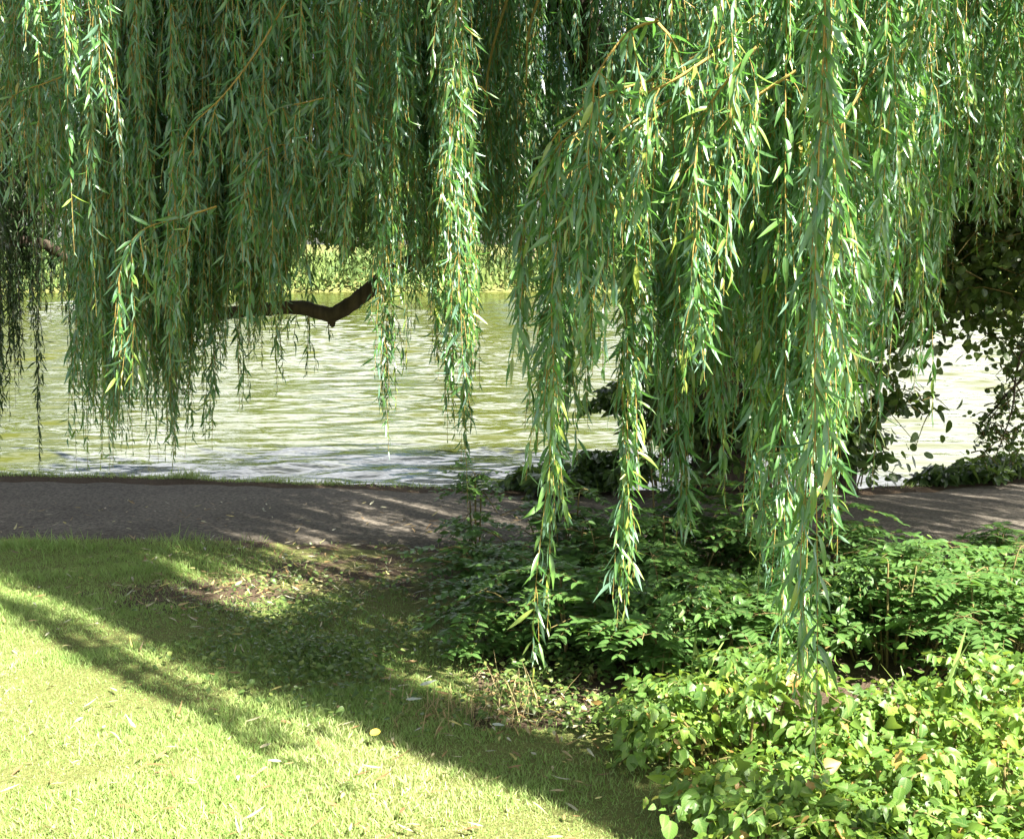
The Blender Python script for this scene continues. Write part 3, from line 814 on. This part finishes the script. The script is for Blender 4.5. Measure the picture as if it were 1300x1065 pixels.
# ------------------------------------------------------------------ bushes and plants of the undergrowth
def bush(name, base, r, h, kind, label, cat, group=None, dens=1.0, mat=None, leaf=None):
    base = np.asarray(base, float)
    root = thing(name, label, cat, base, group)
    SB, LB = MB(), MB()
    ns = max(5, int(46 * r * dens ** .5 * (1.5 if kind == 'vine' else 1)))
    for k in range(ns):
        a_ = rng.random() * 6.283; rr = r * math.sqrt(rng.random())
        p0 = base + np.array([math.cos(a_) * rr * .45, math.sin(a_) * rr * .45, -.01])
        hh = h * rng.uniform(.4, 1.15) * (1 - .45 * (rr / r) ** 2)
        p2 = base + np.array([math.cos(a_) * rr, math.sin(a_) * rr, hh])
        p1 = (p0 + p2) / 2 + np.array([0, 0, hh * .28])
        p3 = p2 + np.array([math.cos(a_) * .12, math.sin(a_) * .12, -.03 + rng.normal(0, .03)])
        st = smooth_path([p0, p1, p2, p3], 12)
        tube(SB, st, np.linspace(.0055, .0018, 12), 4, 0)
        if kind == 'pinnate':
            nl = max(3, int(11 * dens))
            for s0 in rng.uniform(.18, 1, nl):
                pp = st[int(s0 * 11)]
                b_ = rng.random() * 6.283
                d = nrm(np.array([math.cos(b_), math.sin(b_), rng.uniform(-.1, .55)]))
                Lr = rng.uniform(.11, .22); u = np.linspace(0, 1, 6)
                ra = pp + d * Lr * u[:, None] + np.outer(u ** 2, [0, 0, -.35 * Lr])
                tube(SB, ra, np.linspace(.0015, .0008, 6), 3, 0)
                npair = rng.integers(4, 7)
                us = np.repeat(np.linspace(.25, .95, npair), 2)
                P = np.stack([np.interp(us, u, ra[:, k2]) for k2 in range(3)], -1)
                side = nrm(np.cross(d, [0, 0, 1.])); sg = np.tile([1, -1], npair)[:, None]
                D = side * sg + d * .45 + np.array([0, 0, -.15]) + rng.normal(0, .12, (2 * npair, 3))
                Nn = np.array([0, 0, 1.]) + rng.normal(0, .22, (2 * npair, 3))
                P = np.concatenate([P, ra[-1:]]); D = np.concatenate([D, d[None]]); Nn = np.concatenate([Nn, [[0, 0, 1.]]])
                n = len(P); Ll = rng.uniform(.036, .056) * rng.uniform(.85, 1.1, n)
                leaves(LB, P, D, Nn, Ll, Ll * .56, rng.normal(-.12, .08, n), 'ovate', 0, fold=.2, rnd=np.clip(rng.normal(.4, .1) + rng.normal(0, .12, n), 0, 1))
        else:
            n = int(rng.uniform(40, 72) * dens)
            s0 = rng.uniform(.2, 1, n) * 11; i0 = np.minimum(s0.astype(int), 10)
            P = st[i0] + (st[i0 + 1] - st[i0]) * (s0 - i0)[:, None]
            b_ = rng.random(n) * 6.283
            off = np.stack([np.cos(b_), np.sin(b_), rng.uniform(.0, .7, n)], -1) * rng.uniform(.02, .075, n)[:, None]
            P = P + off
            D = np.stack([np.cos(b_), np.sin(b_), rng.normal(-.45, .35, n)], -1)
            Nn = np.stack([np.cos(b_) * .35, np.sin(b_) * .35 - .15, np.ones(n)], -1) + rng.normal(0, .48, (n, 3))
            L0 = leaf or .032
            Ll = L0 * np.clip(rng.lognormal(0, .38, n), .35, 1.9)
            rd = np.clip(rng.normal(.42, .12) + rng.normal(0, .17, n) + (rng.random(n) < .07) * .55, 0, 1)
            mix = rng.random(n)
            sets = [('heart', .80, mix < .28), ('ovate', .55, (mix >= .28) & (mix < .66)), ('lobed', .9, (mix >= .66) & (mix < .9)), ('round', .8, mix >= .9)] if kind == 'vine' else [('ovate', .6, mix < .8), ('round', .75, mix >= .8)]
            for shp, asp, sel in sets:
                leaves(LB, P[sel], D[sel], Nn[sel], Ll[sel], Ll[sel] * asp * rng.uniform(.75, 1.15, sel.sum()), rng.normal(-.25, .25, sel.sum()), shp, 0, fold=rng.uniform(.1, .45), twist=rng.normal(0, .35, sel.sum()), rnd=rd[sel])
    SB.build('stems', M_STEM, root)
    LB.build('foliage', mat or {'pinnate': M_ELDER, 'vine': M_VINE, 'ovate': M_ELDER}[kind], root)
    return root

GB = 'bushes of the undergrowth under the willow'
bushes = [
    # pinnate, shaded centre
    ('elder_bush', (655, 770), .42, .36, 'pinnate', 'low compound-leaved bush at the left end of the dark undergrowth', 1.0),
    ('elder_bush', (720, 745), .50, .46, 'pinnate', 'compound-leaved bush against the path just behind the longest centre willow strand', 1.0),
    ('elder_bush', (735, 835), .46, .40, 'pinnate', 'dark green bush around the tip of the longest centre willow strand', 1.1),
    ('elder_bush', (845, 750), .60, .58, 'pinnate', 'tall dark compound-leaved bush in deep shade at the centre of the undergrowth', 1.1),
    ('elder_bush', (850, 850), .46, .46, 'pinnate', 'dark compound-leaved bush in front of the tall shaded one, above the sunlit leaves', 1.1),
    ('elder_bush', (965, 750), .60, .55, 'pinnate', 'dark bush behind the two longest right willow strands beside the path', 1.0),
    ('snowberry_bush', (960, 850), .45, .42, 'ovate', 'shaded oval-leaved bush between the two longest right willow strands', 1.3),
    ('snowberry_bush', (1085, 795), .55, .36, 'ovate', 'half-shaded oval-leaved bush right of the willow strands, near the path', 1.3),
    ('snowberry_bush', (1195, 768), .52, .24, 'ovate', 'small-leaved bush catching sun along the right part of the path edge', 1.3),
    ('snowberry_bush', (1310, 785), .55, .26, 'ovate', 'small-leaved bush at the right picture edge beside the path', 1.3),
    ('elder_bush', (1130, 850), .46, .45, 'pinnate', 'sunlit compound-leaved bush right of the lowest willow tip', 1.0),
    ('elder_bush', (1250, 840), .52, .45, 'pinnate', 'compound-leaved bush in mottled shade at the right edge, behind the sunlit vine', 1.0),
    ('vine_bush', (945, 962), .30, .33, 'vine', 'bright yellow-green leafy bush in full sun left of the lowest willow tip', 1.2),
    ('vine_bush', (1055, 1000), .34, .15, 'vine', 'sunlit broad-leaved vine under the lowest hanging willow tip', 1.2),
    ('vine_bush', (1165, 975), .36, .22, 'vine', 'sunlit broad-leaved vine around the green grass blades', 1.2),
    ('vine_bush', (1290, 965), .40, .30, 'vine', 'sunlit heart-leaved vine with browned leaves at the lower right corner', 1.2),
    ('vine_bush', (850, 952), .18, .18, 'vine', 'small sunlit bush at the left end of the bright vine, beside the lawn', 1.1),
    ('vine_bush', (985, 1085), .30, .20, 'vine', 'leafy clump lowest in the picture below the yellow-green bush', 1.2),
    ('vine_bush', (1130, 1090), .32, .20, 'vine', 'leafy clump at the bottom edge below the grass blades', 1.2),
    ('vine_bush', (1270, 1080), .34, .24, 'vine', 'leafy clump in the bottom right corner', 1.2),
]
for nm, pp, r, h, kd, lb, dn in bushes:
    bush(nm, g(*pp), r, h, kd, lb, 'bush', GB, dn)
# bank shrubs beyond the path
for nm, pos_, r, h, lb in [
    ('bank_shrub', (1.2, 9.05, 0), .55, 1.0, 'dark shrub at the foot of the willow trunk beyond the path'),
    ('bank_shrub', (1.85, 9.05, 0), .55, 1.15, 'dark shrub beyond the path between the willow trunk and the alder'),
    ('bank_shrub', (2.45, 9.15, 0), .36, .8, 'dark shrub beyond the path at the foot of the alder'),
    ('bank_plant', (.32, 8.92, 0), .30, .16, 'low creeping plant on the pond edge behind the longest centre strand'),
    ('bank_plant', (.72, 8.92, 0), .30, .26, 'low leafy plant on the pond edge left of the willow trunk'),
    ('bank_plant', (3.25, 9.22, 0), .20, .09, 'low leafy plant on the pond edge right of the alder'),
    ('bank_plant', (3.68, 9.4, 0), .26, .15, 'low leafy plant on the pond edge under the hanging hazel twig')]:
    bush(nm, pos_, r, h, 'ovate', lb, 'shrub', 'shrubs along the pond bank', 1.5, M_ALDER, .06)
# saplings at the path edge
for pp, r, h, lb in [((605, 708), .16, .46, 'thin young sapling at the near path edge in the centre'),
                     ((1080, 712), .15, .26, 'leafy sapling by the path edge right of the willow strands'),
                     ((1262, 712), .12, .24, 'thin young sapling by the path at the right edge')]:
    bush('sapling', g(*pp), r, h, 'pinnate', lb, 'sapling', 'saplings along the path edge', .8)

def tuft(name, base, n, hmin, hmax, w, mat, label, cat, lean=.7, spread=.06):
    base = np.asarray(base, float)
    root = thing(name, label, cat, base)
    B = MB()
    a_ = rng.random(n) * 6.283; l = lean * rng.random(n)
    D = np.stack([np.cos(a_) * l, np.sin(a_) * l, np.ones(n)], -1)
    Nn = np.stack([-np.cos(a_), -np.sin(a_), .3 * np.ones(n)], -1)
    P = base + np.stack([rng.normal(0, spread, n), rng.normal(0, spread, n), -.005 * np.ones(n)], -1)
    leaves(B, P, D, Nn, rng.uniform(hmin, hmax, n), w * rng.uniform(.7, 1.2, n), -rng.uniform(.1, .7, n), 'blade', 0, cols=2, rnd=rng.random(n) * .5)
    B.build('blade', mat, root)['kind'] = 'stuff'
    return root
tuft('dry_grass_tuft', g(640, 905), 80, .07, .22, .0032, M_DRY, 'tuft of straw coloured dry grass at the edge of the undergrowth', 'grass tuft', .8, .09)
tuft('dry_grass_tuft', g(560, 905), 130, .05, .12, .004, M_DRY, 'flattened patch of pale dead grass on the shaded lawn', 'grass tuft', 1.6, .10)
tuft('grass_clump', g(1190, 965), 12, .25, .5, .022, M_GRASS, 'clump of broad upright green grass blades among the sunlit vine leaves', 'grass clump', .5, .03)
tuft('grass_clump', g(885, 895), 9, .22, .36, .014, M_GRASS, 'thin upright grass blades in the shade left of the yellow-green bush', 'grass clump', .4, .03)
for px, pw in [(25, 1), (75, 1), (240, .7)]:
    lb = {25: 'long grass tuft overhanging the path edge at the far left', 75: 'long grass tuft at the path edge, second from the left', 240: 'sparse grass tuft at the near path edge above the bare lawn'}[px]
    tuft('grass_tuft', g(px, 697), int(120 * pw), .05, .13, .004, M_GRASS, lb, 'grass tuft', .9, .10)

def single_leaf(px, py, L, W, ang, mat, shape, label, zz=.045):
    B = MB(); p = g(px, py); p[2] = zz
    leaves(B, [p], [[math.cos(ang), math.sin(ang), .05]], [[.1, -.45, 1]], L, W, .12, shape, 0, rnd=np.array([.5]))
    o = B.build('fallen_leaf', mat); tag(o, label, 'leaf', 'fallen leaves lying on the lawn')
single_leaf(470, 947, .036, .03, .3, M_YELLOW, 'round', 'bright yellow round leaf lying on the grass near the shadow edge')
single_leaf(533, 884, .07, .018, .5, M_PALE, 'willow', 'pale curled willow leaf on shaded grass, the highest of the three pale ones')
single_leaf(515, 902, .07, .016, -.3, M_PALE, 'willow', 'pale blue-white willow leaf on shaded grass, leftmost of the pale ones')
single_leaf(625, 934, .06, .018, -.7, M_PALE, 'willow', 'pale willow leaf on the ground before the bushes, lowest of the pale ones')

# ------------------------------------------------------------------ far bank: trees, shrubs, reeds across the pond
def far_tree(x, y, h, w, label):
    root = thing('far_tree', label, 'tree', (x, y, .6), 'trees across the pond')
    B = MB(); tube(B, smooth_path([(x, y, .3), (x + .1, y, h * .3), (x, y, h * .75)], 10), np.linspace(.28, .06, 10), 7, 0, .05); B.build('trunk', M_BARK, root)
    B = MB()
    for k in range(int(9 + h)):
        v = nrm(rng.normal(size=3)) * rng.random() ** .4
        c = np.array([x, y, .6 + h * .56]) + v * np.array([w, w * .8, h * .42])
        rr = rng.uniform(.6, 1.3) * w * .34
        n = 330
        vv = nrm(rng.normal(size=(n, 3))) * (rng.random((n, 1)) ** .35) * rr
        leaves(B, c + vv, rng.normal(size=(n, 3)) + np.array([0, 0, -.3]), vv + rng.normal(0, rr * .3, (n, 3)) + np.array([0, 0, rr * .4]),
               rng.uniform(.22, .45, n), rng.uniform(.14, .30, n), 0, 'chip', 0, cols=2, rnd=np.clip(rng.normal(.45, .2) + rng.normal(0, .15, n), 0, 1))
    B.build('crown', M_FAR, root)
ft = [(-44, 74, 10, 4.5), (-36, 70, 9, 4), (-28, 72, 11, 5), (-21, 70, 8, 4), (-14.5, 73, 10, 4.5), (-9, 70, 7.5, 3.5), (-3.5, 74, 11.5, 4.2), (1, 71, 12, 4.2), (6, 75, 7.5, 3.5), (11.5, 72, 4.2, 3.0),
      (17, 74, 4.8, 3.4), (23, 73, 4.4, 3.2), (29, 72, 5.0, 3.6), (36, 74, 9.5, 4.5), (44, 72, 10, 4.5)]
ordn = ['leftmost', 'second', 'third', 'fourth', 'fifth', 'sixth', 'seventh', 'eighth', 'ninth', 'tenth', 'eleventh', 'twelfth', 'thirteenth', 'fourteenth', 'rightmost']
for k, (x, y, h, w) in enumerate(ft):
    lb = f'sunlit tree across the pond, {ordn[k]} of the far row' + (' from the left' if 0 < k < 14 else '')
    far_tree(x, y, h, w, lb)
B = MB()
n = 30000
x = rng.uniform(-60, 60, n); y = rng.uniform(64.2, 68.5, n); z = zground(x, y)
hgt = np.clip(.8 + 1.0 * vnoise(x * .45, y * .45, 77), .12, 2.2)
P = np.stack([x, y, np.maximum(z, WZ) + rng.random(n) * hgt], -1)
leaves(B, P, rng.normal(0, .5, (n, 3)) + np.array([0, 0, .8]), rng.normal(0, .6, (n, 3)) + np.array([.3, -.6, .3]), rng.uniform(.2, .5, n), rng.uniform(.07, .2, n), rng.normal(0, .2, n), 'chip', 0, cols=2,
       rnd=np.clip(.5 + .55 * vnoise(x * .4, y * .4, 78) + rng.normal(0, .15, n), 0, 1))
tag(B.build('far_bank_plants', M_FAR), 'sunlit reeds and low plants along the far shore of the pond', 'plants', kind='stuff')

# ------------------------------------------------------------------ light, sky, camera
SUN_EL, SUN_AZ = math.radians(48), math.radians(135)      # azimuth from +Y towards +X
w = bpy.data.worlds.new('World'); S.world = w; w.use_nodes = True
nt = w.node_tree; nt.nodes.clear()
out = nt.nodes.new('ShaderNodeOutputWorld'); bg = nt.nodes.new('ShaderNodeBackground')
sky = nt.nodes.new('ShaderNodeTexSky'); sky.sky_type = 'NISHITA'; sky.sun_disc = False
sky.sun_elevation = SUN_EL; sky.sun_rotation = SUN_AZ; sky.air_density = 1.0; sky.dust_density = 1.2
tc = nt.nodes.new('ShaderNodeTexCoord')
mp = nt.nodes.new('ShaderNodeMapping'); mp.inputs['Scale'].default_value = (1, 1, 2.6); nt.links.new(tc.outputs['Generated'], mp.inputs[0])
cn = noise(nt, 2.2, 6, .6, mp.outputs[0], .3)
cl = ramp(nt, cn, [(.49, 0.0), (.62, 1.0)])
sx = N_(nt, 'ShaderNodeSeparateXYZ'); nt.links.new(tc.outputs['Generated'], sx.inputs[0])
glow = (mathn(nt, 'MULTIPLY', ramp(nt, sx.outputs[0], [(.06, 0.0), (.30, 1.0)]), ramp(nt, sx.outputs[2], [(.45, .9), (.75, 0.0)])))
mix = mixc(nt, cl, sky.outputs[0], (15.0, 15.3, 16.0))
ng = mathn(nt, 'MULTIPLY', mathn(nt, 'MULTIPLY', cl, ramp(nt, sx.outputs[1], [(.3, 0.0), (.7, 1.0)])), ramp(nt, sx.outputs[2], [(.34, 1.0), (.55, 0.0)]))
mix = mixc(nt, ng, mix, (23.0, 23.6, 25.0))
mix = mixc(nt, glow, mix, (21.0, 21.0, 21.0))
nt.links.new(mix, bg.inputs[0]); bg.inputs[1].default_value = .13
nt.links.new(bg.outputs[0], out.inputs[0])

sd = bpy.data.lights.new('sun', 'SUN'); sd.energy = 29.0; sd.angle = math.radians(.53); sd.color = (1.0, .94, .82)
so = bpy.data.objects.new('sun', sd); COL.objects.link(so)
dirv = Vector((math.sin(SUN_AZ) * math.cos(SUN_EL), math.cos(SUN_AZ) * math.cos(SUN_EL), math.sin(SUN_EL)))
so.rotation_euler = dirv.to_track_quat('Z', 'Y').to_euler(); so.location = (0, 0, 20)

cd = bpy.data.cameras.new('camera'); co = bpy.data.objects.new('camera', cd); COL.objects.link(co)
co.location = (0, 0, H_CAM); co.rotation_euler = (math.pi / 2 - PITCH, 0, 0)
cd.sensor_width = 36; cd.sensor_fit = 'HORIZONTAL'; cd.lens = 36 * F / 1300
cd.shift_y = -45.0 / 1300; cd.clip_start = .05; cd.clip_end = 2000
S.camera = co
S.view_settings.view_transform = 'Standard'; S.view_settings.look = 'None'; S.view_settings.exposure = 0
try:
    S.cycles.max_bounces = 8; S.cycles.diffuse_bounces = 4; S.cycles.transmission_bounces = 4
    S.cycles.use_denoising = True
    S.cycles.sample_clamp_indirect = 6
except Exception: pass
